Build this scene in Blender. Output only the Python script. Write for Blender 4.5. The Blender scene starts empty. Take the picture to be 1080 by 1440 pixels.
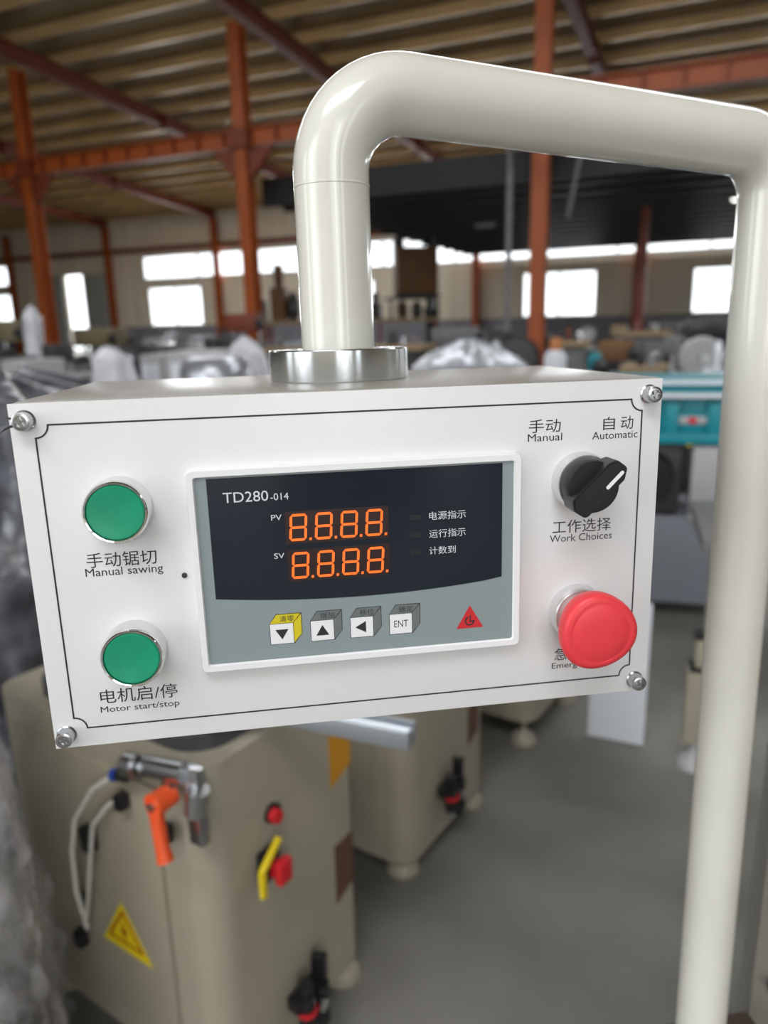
import bpy, bmesh, math, random
from mathutils import Vector, Matrix, noise
random.seed(7)
R = math.radians
sc = bpy.context.scene
COL = sc.collection

# ------------------------------------------------------------------ camera
cam_d = bpy.data.cameras.new('camera'); cam = bpy.data.objects.new('camera', cam_d); COL.objects.link(cam)
W = Matrix(((0.99971212, -0.02399309, 0.0), (-0.00598361, -0.24931711, 0.96840341), (-0.02323499, -0.96812463, -0.24938891)))
cam.matrix_world = Matrix.Translation((0, 0, 1.45)) @ Matrix([[W[i][0], -W[i][1], -W[i][2]] for i in range(3)]).to_4x4()
cam_d.sensor_fit = 'VERTICAL'; cam_d.sensor_height = 36; cam_d.sensor_width = 27
cam_d.lens = 1052 / 1440 * 36
cam_d.clip_start = 0.02; cam_d.clip_end = 400
cam_d.dof.use_dof = True; cam_d.dof.focus_distance = 0.368; cam_d.dof.aperture_fstop = 6.4
sc.camera = cam
# ------------------------------------------------------------------ light
sc.view_settings.view_transform = 'Standard'; sc.view_settings.look = 'None'
sc.view_settings.gamma = 1.0; sc.view_settings.use_curve_mapping = False
sc.view_settings.exposure = 0.0
world = bpy.data.worlds.new('sky'); sc.world = world; world.use_nodes = True
wn = world.node_tree.nodes; wn['Background'].inputs[0].default_value = (0.93, 0.97, 1.0, 1)
wn['Background'].inputs[1].default_value = 3.0

A = R(24)
UX, UY = math.cos(A), -math.sin(A)          # building's long direction
CX, CY = math.sin(A), math.cos(A)           # towards the far wall
BR = -A                                      # rotation of the building about z
def B(u, c, z=0.0): return Vector((u*UX + c*CX, u*UY + c*CY, z))

def area(name, u, c, z, w, h, power, tilt, yaw=0.0, col=(.96, .985, 1)):
    d = bpy.data.lights.new(name, 'AREA'); d.shape = 'RECTANGLE'; d.size = w; d.size_y = h; d.energy = power; d.color = col
    o = bpy.data.objects.new(name, d); COL.objects.link(o); o.location = B(u, c, z)
    o.rotation_euler = (R(tilt), 0, BR + R(yaw)); return o
# daylight through the big openings behind the camera (two door bays)
area('daylight_door', -5.2, -5.5, 3.2, 3.6, 4.6, 120, 90, 0)
area('daylight_door', 4.4, -5.5, 3.4, 1.6, 4.2, 120, 90, 0)
area('fill_below_roof', 0.0, -4.0, 7.9, 6.0, 1.6, 400, 20, 0)  # this and the next two: fill lamps added under the closed roof sheet
area('fill_below_roof', 0.0, 7.5, 7.0, 26.0, 1.2, 750, 0, 0)
area('fill_below_roof', -6.0, 20.5, 6.2, 30.0, 1.2, 1150, 0, 0)

area('daylight_window', -4.0, 28.6, 3.95, 40, 1.0, 1500, -90, 0)
area('daylight_window', -22.4, 28.6, 2.2, 2.9, 1.7, 200, -90, 0)
area('daylight_window', -2.5, 28.6, 2.2, 9.0, 1.6, 400, -90, 0)

# ------------------------------------------------------------------ materials
def lin(c):
    return tuple(((v/255)/12.92 if v/255 <= .04045 else ((v/255+.055)/1.055)**2.4) for v in c) + (1.0,)
MATS = {}
def mat(name, col, rough=.5, metal=0.0, var=0.0, vscale=6.0, bump=0.0, bscale=40.0, coat=0.0, stretch=None, col2=None):
    m = bpy.data.materials.new(name); m.use_nodes = True; MATS[name] = m
    nt = m.node_tree; n = nt.nodes; b = n['Principled BSDF']
    b.inputs['Base Color'].default_value = lin(col); b.inputs['Roughness'].default_value = rough; b.inputs['Metallic'].default_value = metal
    if coat: b.inputs['Coat Weight'].default_value = coat; b.inputs['Coat Roughness'].default_value = .08
    if var or bump:
        tc = n.new('ShaderNodeTexCoord'); mp = n.new('ShaderNodeMapping'); nt.links.new(tc.outputs['Object'], mp.inputs[0])
        if stretch: mp.inputs['Scale'].default_value = stretch
    if var:
        t = n.new('ShaderNodeTexNoise'); t.inputs['Scale'].default_value = vscale; t.inputs['Detail'].default_value = 5; nt.links.new(mp.outputs[0], t.inputs[0])
        r = n.new('ShaderNodeValToRGB'); c = lin(col); d = lin(col2) if col2 else tuple(max(0, v*(1-var)) for v in c[:3])+(1,)
        r.color_ramp.elements[0].position = .35; r.color_ramp.elements[1].position = .65
        r.color_ramp.elements[0].color = d; r.color_ramp.elements[1].color = tuple(min(1, v*(1+var*.5)) for v in c[:3])+(1,)
        nt.links.new(t.outputs[0], r.inputs[0]); nt.links.new(r.outputs[0], b.inputs['Base Color'])
    if bump:
        t = n.new('ShaderNodeTexNoise'); t.inputs['Scale'].default_value = bscale; t.inputs['Detail'].default_value = 3; nt.links.new(mp.outputs[0], t.inputs[0])
        bp = n.new('ShaderNodeBump'); bp.inputs['Strength'].default_value = bump; bp.inputs['Distance'].default_value = .01
        nt.links.new(t.outputs[0], bp.inputs['Height']); nt.links.new(bp.outputs[0], b.inputs['Normal'])
    return m
def emit(name, col, s):
    m = mat(name, col); b = m.node_tree.nodes['Principled BSDF']; b.inputs['Emission Color'].default_value = lin(col); b.inputs['Emission Strength'].default_value = s; return m
def film(name, col, alpha, rough=.12, bump=.5, bscale=30):
    m = mat(name, col, rough, 0, bump=bump, bscale=bscale); nt = m.node_tree; n = nt.nodes; b = n['Principled BSDF']
    tr = n.new('ShaderNodeBsdfTransparent'); mx = n.new('ShaderNodeMixShader')
    t = n.new('ShaderNodeTexNoise'); t.inputs['Scale'].default_value = bscale*.35; t.inputs['Detail'].default_value = 4
    mr = n.new('ShaderNodeMapRange'); mr.inputs[1].default_value = .35; mr.inputs[2].default_value = .65
    mr.inputs[3].default_value = max(0, alpha-.3); mr.inputs[4].default_value = min(1, alpha+.3)
    nt.links.new(t.outputs[0], mr.inputs[0]); nt.links.new(mr.outputs[0], mx.inputs[0])
    nt.links.new(tr.outputs[0], mx.inputs[1]); nt.links.new(b.outputs[0], mx.inputs[2]); nt.links.new(mx.outputs[0], n['Material Output'].inputs[0]); return m

M_PLATE = mat('front plate paint', (226, 226, 227), .33, bump=.02, bscale=900)
M_BOX = mat('box paint', (150, 145, 138), .3, var=.05, vscale=15, bump=.04, bscale=250)
M_PIPE = mat('cream pipe enamel', (222, 220, 211), .2, var=.03, vscale=20, coat=.6)
M_ZINC = mat('zinc plated steel', (205, 210, 212), .16, 1.0, var=.06, vscale=60)
def brushed(m):
    nt = m.node_tree; b = nt.nodes['Principled BSDF']; t = nt.nodes.new('ShaderNodeTangent'); t.direction_type = 'RADIAL'; t.axis = 'Z'
    b.inputs['Anisotropic'].default_value = .95; b.inputs['Anisotropic Rotation'].default_value = 0.25; nt.links.new(t.outputs[0], b.inputs['Tangent']); return m
M_COLLAR = brushed(mat('turned zinc collar', (226, 231, 233), .24, 1.0))
M_STEEL = mat('bright steel', (190, 192, 195), .25, 1.0)
M_CHROME = mat('chrome', (225, 225, 225), .06, 1.0)
M_SATIN = mat('satin aluminium ring', (222, 222, 222), .3, .7)
M_INK = mat('black print', (38, 38, 42), .6)
M_GREEN = mat('green button plastic', (22, 150, 112), .38, var=.08, vscale=90)
M_RED = mat('red mushroom plastic', (232, 62, 70), .42, var=.05, vscale=80)
M_BLACK = mat('black plastic', (26, 26, 29), .32)
M_WHITE = mat('white plastic', (238, 238, 240), .35)
M_MGREY = mat('meter grey face', (138, 150, 153), .35)
M_MDARK = mat('meter dark window', (22, 30, 42), .12)
M_LED = emit('orange led', (250, 112, 34), .5)
M_LEDG = mat('painted led glow', (44, 24, 24), .3)  # LED glow put into the base colour, no emission
M_LEDOFF = mat('unlit led', (16, 24, 26), .5)
M_YEL = mat('yellow key', (214, 196, 30), .4)
M_KGREY = mat('grey key side', (108, 116, 116), .4)
M_TRI = mat('red mark', (205, 40, 48), .4)
M_TEXTW = mat('white print', (215, 220, 225), .5)
M_ORANGE = mat('orange steel paint', (160, 76, 24), .5, var=.15, vscale=3)
M_DKORANGE = mat('dark red oxide paint', (118, 50, 22), .55, var=.15, vscale=3)
M_PURLIN = mat('galvanised purlin', (222, 190, 138), .35, .2, var=.2, vscale=.6, stretch=(1, 8, 1))
M_ROOF = mat('roof sheet', (158, 144, 116), .3, .3, var=.25, vscale=.5, bump=.6, bscale=1.5)
M_WALL = mat('wall sheet', (226, 214, 194), .6, var=.08, vscale=1.0, stretch=(4, 4, .3))
M_WAINS = mat('grey wainscot', (132, 132, 140), .8, var=.1, vscale=2)
M_FLOOR = mat('concrete floor', (124, 122, 115), .5, var=.3, vscale=1.3, bump=.1, bscale=30, col2=(98, 96, 92))
M_CANOPY = mat('black canopy sheet', (20, 20, 21), .6)
M_FRAMEW = mat('window frame', (190, 190, 188), .5)
M_CREAM = mat('machine cream paint', (160, 153, 136), .4, var=.06, vscale=5)
M_CREAMD = mat('machine cream door', (156, 149, 132), .4, var=.06, vscale=5)
M_IRON = mat('cast iron', (96, 98, 102), .35, .7, var=.15)
M_DARK = mat('dark machinery', (52, 50, 50), .55, var=.3, vscale=9)
M_MID = mat('grey machinery', (112, 112, 114), .5, var=.2, vscale=9)
M_LIGHTG = mat('light grey machinery', (172, 173, 176), .45, var=.08)
M_TEAL = mat('teal machine paint', (14, 136, 150), .4, var=.08)
M_OLIVE = mat('olive machine paint', (112, 102, 78), .5, var=.15)
M_BROWN = mat('brown carton', (112, 78, 46), .7, var=.2, vscale=3)
M_SHELF = mat('rack board', (150, 128, 98), .6)
M_ALU = mat('aluminium profile', (196, 202, 210), .28, .9)
M_HANDLE = mat('orange lever plastic', (228, 84, 34), .4)
M_REDP = mat('red plastic', (206, 32, 42), .35)
M_YELP = mat('yellow plastic', (226, 200, 20), .4)
M_BLUE = mat('blue plastic', (28, 62, 150), .4)
M_ORLAB = mat('orange label', (196, 136, 26), .5)
M_BRLAB = mat('brown label', (92, 62, 44), .5)
M_HOSE = mat('clear hose', (206, 204, 196), .15)
M_SHEETW = mat('white plastic sheeting', (205, 206, 214), .3, var=.12, vscale=8, bump=.7, bscale=14)
M_SHEETG = mat('grey plastic sheeting', (96, 98, 106), .22, var=.5, vscale=7, bump=1.0, bscale=18, coat=.5)
M_SILVER = mat('silver foil sheeting', (180, 184, 192), .22, .3, var=.3, vscale=6, bump=.9, bscale=10)
M_FILM = film('clear film', (200, 198, 200), .38, bump=1.0, bscale=26)
M_GLASS = film('window glass', (235, 240, 245), .12, .05, 0, 1)
M_GUARD = mat('white painted sheet', (218, 222, 230), .35)
M_LAMP = emit('lamp glow', (255, 255, 250), 4.0)
M_BLUEDOOR = mat('blue panel', (50, 104, 176), .5)
M_DOORG = mat('grey door sheet', (160, 164, 158), .55, var=.05)
M_BRACK = mat('rusty bracket steel', (70, 54, 44), .5, .4, var=.3, vscale=12)

# ------------------------------------------------------------------ mesh helpers
class MB:
    def __init__(s): s.bm = bmesh.new(); s.mi = 0
    def _tag(s, fs):
        for f in fs: f.material_index = s.mi
    def box(s, c, d, rz=0.0, bev=0.0, M=None):
        t = bmesh.new(); bmesh.ops.create_cube(t, size=1)
        for v in t.verts: v.co = Vector((v.co.x*d[0], v.co.y*d[1], v.co.z*d[2]))
        if bev: bmesh.ops.bevel(t, geom=t.edges[:], offset=bev, segments=2, profile=.6, affect='EDGES')
        X = Matrix.Translation(c) @ Matrix.Rotation(rz, 4, 'Z')
        if M is not None: X = M @ X
        return s._merge(t, X)
    def _merge(s, t, X=None):
        vm = {}
        for v in t.verts: vm[v] = s.bm.verts.new(X @ v.co if X is not None else v.co)
        for f in t.faces:
            try:
                nf = s.bm.faces.new([vm[v] for v in f.verts]); nf.material_index = s.mi; nf.smooth = f.smooth
            except ValueError: pass
        t.free(); return s
    def bar(s, p0, p1, w, h, bev=0.0):
        p0, p1 = Vector(p0), Vector(p1); d = p1-p0; L = d.length; x = d.normalized()
        z = Vector((0, 0, 1)) if abs(x.z) < .95 else Vector((0, 1, 0)); y = z.cross(x).normalized(); z = x.cross(y)
        X = Matrix.Translation((p0+p1)/2) @ Matrix((x, y, z)).transposed().to_4x4()
        return s.box((0, 0, 0), (L, w, h), bev=bev, M=X)
    def ring(s, pts): return [s.bm.verts.new(p) for p in pts]
    def skin(s, rings, close=True, smooth=True, cap=True):
        fs = []
        for a, b in zip(rings, rings[1:]):
            n = len(a)
            for i in range(n if close else n-1):
                j = (i+1) % n
                f = s.bm.faces.new((a[i], a[j], b[j], b[i])); f.smooth = smooth; fs.append(f)
        if cap and close:
            for r in (list(reversed(rings[0])), rings[-1]):
                try: fs.append(s.bm.faces.new(r))
                except ValueError: pass
        s._tag(fs); return s
    def tube(s, pts, r, seg=16, cap=True):
        pts = [Vector(p) for p in pts]; rs = r if isinstance(r, (list, tuple)) else [r]*len(pts); rings = []
        t0 = (pts[1]-pts[0]).normalized(); a = t0.orthogonal().normalized()
        for i, p in enumerate(pts):
            t = (pts[min(i+1, len(pts)-1)]-pts[max(i-1, 0)]).normalized()
            a = (a - t*a.dot(t)).normalized(); b = t.cross(a)
            rings.append(s.ring([p + (a*math.cos(2*math.pi*k/seg)+b*math.sin(2*math.pi*k/seg))*rs[i] for k in range(seg)]))
        return s.skin(rings, cap=cap)
    def cyl(s, p0, p1, r0, r1=None, seg=24):
        return s.tube([p0, p1], [r0, r0 if r1 is None else r1], seg)
    def lathe(s, prof, M=None, seg=48, cap=True):
        M = M or Matrix.Identity(4); rings = []
        for r, z in prof:
            rings.append(s.ring([M @ Vector((r*math.cos(2*math.pi*k/seg), r*math.sin(2*math.pi*k/seg), z)) for k in range(seg)]))
        return s.skin(rings, cap=cap)
    def prism(s, poly, M, d):
        a = s.ring([M @ Vector((x, y, 0)) for x, y in poly]); b = s.ring([M @ Vector((x, y, d)) for x, y in poly])
        return s.skin([a, b], smooth=False)
    def quad(s, pts):
        f = s.bm.faces.new([s.bm.verts.new(p) for p in pts]); f.material_index = s.mi; return s
    def build(s, name, mats, parent=None, kind=None):
        me = bpy.data.meshes.new(name)
        bmesh.ops.recalc_face_normals(s.bm, faces=s.bm.faces[:])
        s.bm.to_mesh(me); s.bm.free()
        for m in (mats if isinstance(mats, (list, tuple)) else [mats]): me.materials.append(m)
        try: me.set_sharp_from_angle(angle=R(40))
        except Exception: pass
        o = bpy.data.objects.new(name, me); COL.objects.link(o)
        if parent is not None: o.parent = parent
        if kind: o['kind'] = kind
        return o
def tag(o, label=None, cat=None, group=None, kind=None):
    if label: o['label'] = label
    if cat: o['category'] = cat
    if group: o['group'] = group
    if kind: o['kind'] = kind
    return o
def empty(name, loc, rz, label, cat, group=None):
    o = bpy.data.objects.new(name, None); COL.objects.link(o); o.location = loc; o.rotation_euler = (0, 0, rz)
    o.empty_display_size = .1
    return tag(o, label, cat, group)
def inst(src, name, parent, loc=(0, 0, 0), rz=0.0):
    o = src.copy(); o.name = name; COL.objects.link(o); o.parent = parent; o.location = loc; o.rotation_euler = (0, 0, rz); return o
def arc(poly, n=6):
    """round the corners of a 2-D polygon given as (x, y, r)"""
    out = []; N = len(poly)
    for i, (x, y, r) in enumerate(poly):
        if r <= 0: out.append((x, y)); continue
        p = Vector((x, y)); a = Vector(poly[i-1][:2])-p; b = Vector(poly[(i+1) % N][:2])-p; a.normalize(); b.normalize()
        ang = a.angle(b); t = r/math.tan(ang/2); c = p+(a+b).normalized()*(r/math.sin(ang/2)); s0 = p+a*t-c; s1 = p+b*t-c
        a0 = math.atan2(s0.y, s0.x); a1 = math.atan2(s1.y, s1.x); d = (a1-a0+math.pi) % (2*math.pi)-math.pi
        for k in range(n+1): out.append((c.x+r*math.cos(a0+d*k/n), c.y+r*math.sin(a0+d*k/n)))
    return out
def bend(pts, r, n=10):
    pts = [Vector(p) for p in pts]; out = [pts[0]]
    rr = r if isinstance(r, (list, tuple)) else [r]*(len(pts)-2)
    for i in range(1, len(pts)-1):
        p = pts[i]; a = (pts[i-1]-p).normalized(); b = (pts[i+1]-p).normalized(); ang = a.angle(b); q = rr[i-1]
        t = q/math.tan(ang/2); c = p+(a+b).normalized()*(q/math.sin(ang/2)); s0 = p+a*t-c; s1 = p+b*t-c; tot = s0.angle(s1); ax = s0.cross(s1).normalized()
        for k in range(n+1): out.append(c+Matrix.Rotation(tot*k/n, 3, ax) @ s0)
    out.append(pts[-1]); return out

def text_mesh(body, width=None, height=None, bold=0.0):
    cu = bpy.data.curves.new('txt', 'FONT'); cu.body = body; cu.resolution_u = 3; cu.offset = bold
    o = bpy.data.objects.new('txt', cu); COL.objects.link(o)
    dg = bpy.context.evaluated_depsgraph_get(); me = bpy.data.meshes.new_from_object(o.evaluated_get(dg))
    bpy.data.objects.remove(o); bpy.data.curves.remove(cu)
    vs = [v.co.copy() for v in me.vertices]
    x0 = min(v.x for v in vs); x1 = max(v.x for v in vs); y0 = min(v.y for v in vs); y1 = max(v.y for v in vs)
    sx = width/(x1-x0) if width else None; sy = height/(y1-y0) if height else None
    sx = sx or sy; sy = sy or sx
    for v in me.vertices: v.co = Vector(((v.co.x-x0)*sx, (v.co.y-y0)*sy, 0))
    return me
def letter(name, items, y, m, parent):
    """flat print lying in the plane y; items = (text, x, z, width, height)"""
    mb = MB()
    for it in items:
        me = text_mesh(it[0], it[3], it[4], it[5] if len(it) > 5 else 0.0)
        t = bmesh.new(); t.from_mesh(me); bpy.data.meshes.remove(me)
        X = Matrix(((1, 0, 0, it[1]), (0, 0, 1, y), (0, 1, 0, it[2]), (0, 0, 0, 1)))
        mb._merge(t, X)
    return mb.build(name, m, parent)

# ================================================================== SETTING
ZR = lambda c: 8.33-.075*c                    # underside of the roof sheet
fl = MB(); fl.box((0, 12, -.1), (110, 80, .2)); tag(fl.build('floor', M_FLOOR), kind='structure')

# roof: sheet with purlins under it
def bar_u(mb, u0, u1, c, z, w, h): return mb.bar(B(u0, c, z), B(u1, c, z), w, h)
cl = MB()
for k in range(17):
    c0, c1 = -6+k*2.0, -6+(k+1)*2.0
    cl.quad([B(-46, c0, ZR(c0)), B(24, c0, ZR(c0)), B(24, c1, ZR(c1)-.0), B(-46, c1, ZR(c1))])
    cl.quad([B(-46, c0, ZR(c0)+.06), B(-46, c1, ZR(c1)+.06), B(24, c1, ZR(c1)+.06), B(24, c0, ZR(c0)+.06)])
ceil = tag(cl.build('ceiling', M_ROOF), kind='structure')
pm = MB(); L = 70.0
# lipped channel section
pm.box((0, -.035, 0), (L, .012, .2)); pm.box((0, 0, -.1), (L, .075, .012)); pm.box((0, 0, .1), (L, .075, .012)); pm.box((0, .035, -.085), (L, .012, .03))
c = -5.5; first = None
while c < 28:
    loc = B(-11, c, ZR(c)-.12)
    if first is None: first = pm.build('purlin', M_PURLIN, ceil); o = first
    else: o = first.copy(); COL.objects.link(o)
    o.location = loc; o.rotation_euler = (0, 0, BR); c += 1.15

# far wall with its openings
CW = 28.0
openings = [(-40, -32.4, 3.45, 4.45), (-36, -32.4, 1.38, 3.1), (-28.8, -27.6, 0, 3.8), (-24.0, 20, 3.40, 4.42), (-23.84, -20.92, 1.38, 3.08),
            (-15.5, -12.6, 1.38, 3.0), (-6.75, -4.1, 1.38, 2.98), (-1.03, 2.0, 1.38, 2.9), (7, 10, 1.38, 2.9)]
us = sorted(set([-46, 24]+[v for o in openings for v in o[:2]])); zs = sorted(set([0, 6.25]+[v for o in openings for v in o[2:]]))
wm = MB()
for i in range(len(us)-1):
    for j in range(len(zs)-1):
        uc, zc = (us[i]+us[i+1])/2, (zs[j]+zs[j+1])/2
        if any(o[0] < uc < o[1] and o[2] < zc < o[3] for o in openings): continue
        wm.box(B(uc, CW+.06, zc), (us[i+1]-us[i], .12, zs[j+1]-zs[j]), BR)
wb = tag(wm.build('wall_back', M_WALL), kind='structure')
r = MB()
for k in range(58):                            # standing ribs of the sheet below the strip window
    u = -45.4+k*1.2
    if any(o[0]-.1 < u < o[1]+.1 and o[2] < 2.9 for o in openings): continue
    r.box(B(u, CW-.02, 2.4), (.08, .05, 2.0), BR)
r.build('sheet_rib', M_WALL, wb, 'stuff')
r = MB(); r.box(B(-37.4, CW-.05, .69), (17.1, .1, 1.38), BR); r.box(B(-1.8, CW-.05, .69), (51.5, .1, 1.38), BR)
tag(r.build('trim_1', M_WAINS), kind='structure')
for i, (u0, u1) in enumerate(((-46, -28.8),)): pass
wl = MB(); wl.box(B(-46, 11, 4.4), (.15, 34, 9.0), BR); tag(wl.build('wall_left', M_WALL), kind='structure')
wl = MB(); wl.box(B(24, 11, 4.4), (.15, 34, 9.0), BR); tag(wl.build('wall_right', M_WALL), kind='structure')
# unseen wall behind the camera, tall bays spaced to band the collar's reflections
wf = MB()
for u0, u1, z0, z1 in ((-46, -14, 0, 9), (-14, 12, 6.4, 9), (-9, -5.5, 0, 6.4), (-2.2, 2.6, 0, 6.4), (3.8, 6.0, 0, 6.4), (7.0, 9.0, 0, 6.4), (12, 24, 0, 9)): wf.box(B((u0+u1)/2, -6, (z0+z1)/2), (u1-u0, .15, z1-z0), BR)
tag(wf.build('wall_front', M_WALL), kind='structure')

wi = 0
for (u0, u1, z0, z1) in openings:
    if z1 == 3.8: continue
    wi += 1; n = max(1, round((u1-u0)/3.0)) if z0 > 3 else 1
    w = MB(); t = .07
    for z in (z0+t/2, z1-t/2): w.box(B((u0+u1)/2, CW+.04, z), (u1-u0, .1, t), BR)
    nm = n*1 if z0 > 3 else 2
    for k in range(nm+1): w.box(B(min(max(u0+(u1-u0)*k/nm, u0+t/2), u1-t/2), CW+.04, (z0+z1)/2), (t, .1, z1-z0), BR)
    wo = tag(w.build('window_%d' % wi, M_FRAMEW), kind='structure')
    for k in range(nm):
        a, b = u0+(u1-u0)*k/nm, u0+(u1-u0)*(k+1)/nm; p = MB(); p.box(B((a+b)/2, CW+.06, (z0+z1)/2), (b-a-t, .008, z1-z0-t), BR); p.build('pane', M_GLASS, wo)
# sliding door leaves beside the bright doorway
d = MB(); d.box(B(-29.45, CW-.12, 1.9), (1.15, .05, 3.8), BR, .01); do = tag(d.build('door_1', M_DOORG), kind='structure')
d = MB(); d.box(B(-29.75, CW-.16, 2.7), (.45, .02, 1.9), BR); d.build('panel', M_BLUEDOOR, do)
d = MB(); d.box(B(-26.85, CW-.12, 1.9), (1.4, .05, 3.8), BR, .01); do = tag(d.build('door_2', M_DOORG), kind='structure')
d = MB(); d.box(B(-27.5, CW-.16, 1.9), (.06, .03, 3.8), BR); d.box(B(-26.2, CW-.16, 1.9), (.06, .03, 3.8), BR); d.build('door_edge', M_FRAMEW, do)
# orange girt along the far wall
g = MB(); g.bar(B(-46, CW-.12, 4.68), B(-9, CW-.12, 4.68), .12, .2); tag(g.build('trim_2', M_DKORANGE), kind='structure')

# ------------------------------------------------------------------ steel frame
def hsec(w, d, t): return [(-w/2, -d/2), (w/2, -d/2), (w/2, -d/2+t), (t/2, -d/2+t), (t/2, d/2-t), (w/2, d/2-t), (w/2, d/2), (-w/2, d/2), (-w/2, d/2-t), (-t/2, d/2-t), (-t/2, -d/2+t), (-w/2, -d/2+t)]
def column(u, c, h, w, m, label, group, brace=True, top=None, sub=None, name='steel_column'):
    o = empty(name, B(u, c, 0), BR, label, 'column', group)
    s = MB(); s.prism(hsec(w, w, w*.08), Matrix.Identity(4), h); s.build('shaft', m, o)
    s = MB(); s.box((0, 0, .015), (w*1.7, w*1.7, .03)); s.build('base_plate', m, o)
    if brace:
        for sx in (-1, 1):
            s = MB(); s.prism([(sx*w*.5, 0), (sx*(w*.5+.55), 0), (sx*w*.5, -.55)], Matrix(((1, 0, 0, 0), (0, 0, 1, -.06), (0, 1, 0, top), (0, 0, 0, 1))), .12)
            s.build('gusset', M_DKORANGE, o)
    return o
for u, lab in ((-14.0, 'orange steel column left of the sliding door, carrying the long beam'), (-8.5, 'orange steel column just left of the bent cream pipe'),
               (-2.87, 'bright orange steel column rising behind the middle of the cream pipe')):
    o = column(u, 13, ZR(13)-.65, .25, M_ORANGE, lab, 'orange columns under the long beam', True, 4.6)
    s = MB(); s.box((0, 0, 4.78), (.42, .4, .34)); s.build('beam_seat', M_DKORANGE, o)
for u, lab in ((-31.9, 'orange wall column at the far left, left of the sliding doors'), (-25.7, 'orange wall column between the sliding door and the left window'),
               (-19.8, 'orange wall column right of the left window, behind the stacked rack'), (-13.94, 'orange wall column behind the upright of the bent pipe'),
               (-8.4, 'orange wall column at the left end of the black canopy edge'), (-2.75, 'orange wall column between the two right windows')):
    column(u, CW-.35, ZR(CW)-.5, .24, M_ORANGE, lab, 'orange columns along the far wall', False)

# long beam with its stiffeners
o = empty('long_beam', B(0, 13, 0), BR, 'long orange steel beam with square stiffener panels crossing the hall', 'beam')
s = MB(); s.box((-8, 0, 4.94), (46, .22, .025)); s.box((-8, 0, 4.64), (46, .22, .025)); s.box((-8, 0, 4.79), (46, .02, .28)); s.build('beam_body', M_ORANGE, o)
s = MB(); s.box((0, -.05, 0), (.02, .1, .275)); st = s.build('stiffener', M_DKORANGE, o)
st.location = (-20.5, 0, 4.79); 
for k in range(1, 46):
    q = st.copy(); COL.objects.link(q); q.location = (-20.5+k*.58, 0, 4.79)
# rafters
for u, lab in ((-19.8, 'orange rafter at the far left, seen below the long beam'), (-13.9, 'orange rafter sloping down from the left column top'),
               (-8.45, 'orange rafter sloping behind the top of the bent pipe'), (-2.85, 'orange rafter right of the middle column, near the top edge'),
               (-25.7, 'short orange rafter end above the wall column left of the left window')):
    o = empty('rafter', B(u, 0, 0), BR, lab, 'rafter', 'orange rafters under the roof')
    s = MB(); z0, z1 = ZR(-5.9)-.24, ZR(CW-.2)-.24
    d = .3
    for dz, hh, ww in ((0, .02, .2), (-d, .02, .2), (-d/2, d, .02)): s.bar((0, -5.9, z0+dz), (0, CW-.2, z1+dz), ww, hh)
    s.build('rafter_body', M_DKORANGE, o)
    for cc in (17.5, 22): s = MB(); s.box((0, cc, ZR(cc)-.24-d/2), (.24, .03, .42)); s.build('splice_plate', M_DKORANGE, o)

# black canopy roof in front of the far wall
o = empty('canopy', B(0, 0, 0), BR, 'black corrugated canopy roof hanging low over the right half of the hall', 'canopy')
s = MB(); s.box((.75, 13.7, 3.93), (18.6, .1, .52)); s.build('fascia', M_CANOPY, o)
s = MB(); s.bar((.75, 13.7, 3.78), (.75, 26.9, 3.66), 18.6, .06); s.build('deck', M_CANOPY, o)
for k in range(13):
    cc = 14.4+k*1.0; s = MB(); s.box((.75, cc, 3.78-(cc-13.7)*.0091-.075), (18.5, .08, .08)); s.build('joist', mat('canopy joist', (44, 44, 46), .5) if k == 0 else MATS['canopy joist'], o)
for u, c, lab in ((-10.25, 24.0, 'x'),): pass
for u, c, m, lab in ((-7.0, 19.0, M_CANOPY, 'dark steel post under the left edge of the black canopy'), (-2.1, 22.5, M_CANOPY, 'dark steel post between the right windows under the canopy'),
                     (-1.55, 16.5, M_DKORANGE, 'thin dark red post in front of the middle window')):
    o = empty('steel_post', B(u, c, 0), BR, lab, 'post', 'posts under the black canopy')
    s = MB(); s.box((0, 0, 1.74), (.16, .16, 3.48), bev=.01); s.build('shaft', m, o); s = MB(); s.box((0, 0, .01), (.3, .3, .02)); s.build('base_plate', m, o)
# grey conduit with a junction box beside the middle column
o = empty('conduit', B(-3.25, 12.5, 0), BR, 'thin grey conduit with a box beside the bright orange column', 'conduit')
s = MB(); s.cyl((0, 0, 0), (0, 0, 4.4), .05, seg=10); s.build('pipe', M_MID, o); s = MB(); s.box((.2, -.28, 4.05), (.36, .16, .26), bev=.01); s.build('junction_box', M_LIGHTG, o)
s = MB(); s.tube([B(-2.4, 12.9, 2.95), B(-2.3, 12.9, 3.5), B(-2.15, 12.9, 4.4)], .03, 8); tag(s.build('hanging_cable', M_MID), 'grey cable hanging right of the bright orange column', 'cable')
for u, c, lab in ((.2, 17.3, 'small lit tube lamp under the canopy beside the cream pole'), (-5.4, 18.5, 'dim tube lamp under the canopy left of the bright orange column')):
    o = empty('tube_lamp', B(u, c, 3.62-(c-13.7)*.0091), BR, lab, 'lamp')
    s = MB(); s.box((0, 0, .02), (.5, .08, .05), bev=.01); s.build('housing', M_FRAMEW, o)
    s = MB(); s.cyl((-.22, 0, -.02), (.22, 0, -.02), .02, seg=10); s.build('tube', M_LAMP if u > 0 else M_FRAMEW, o)

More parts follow.
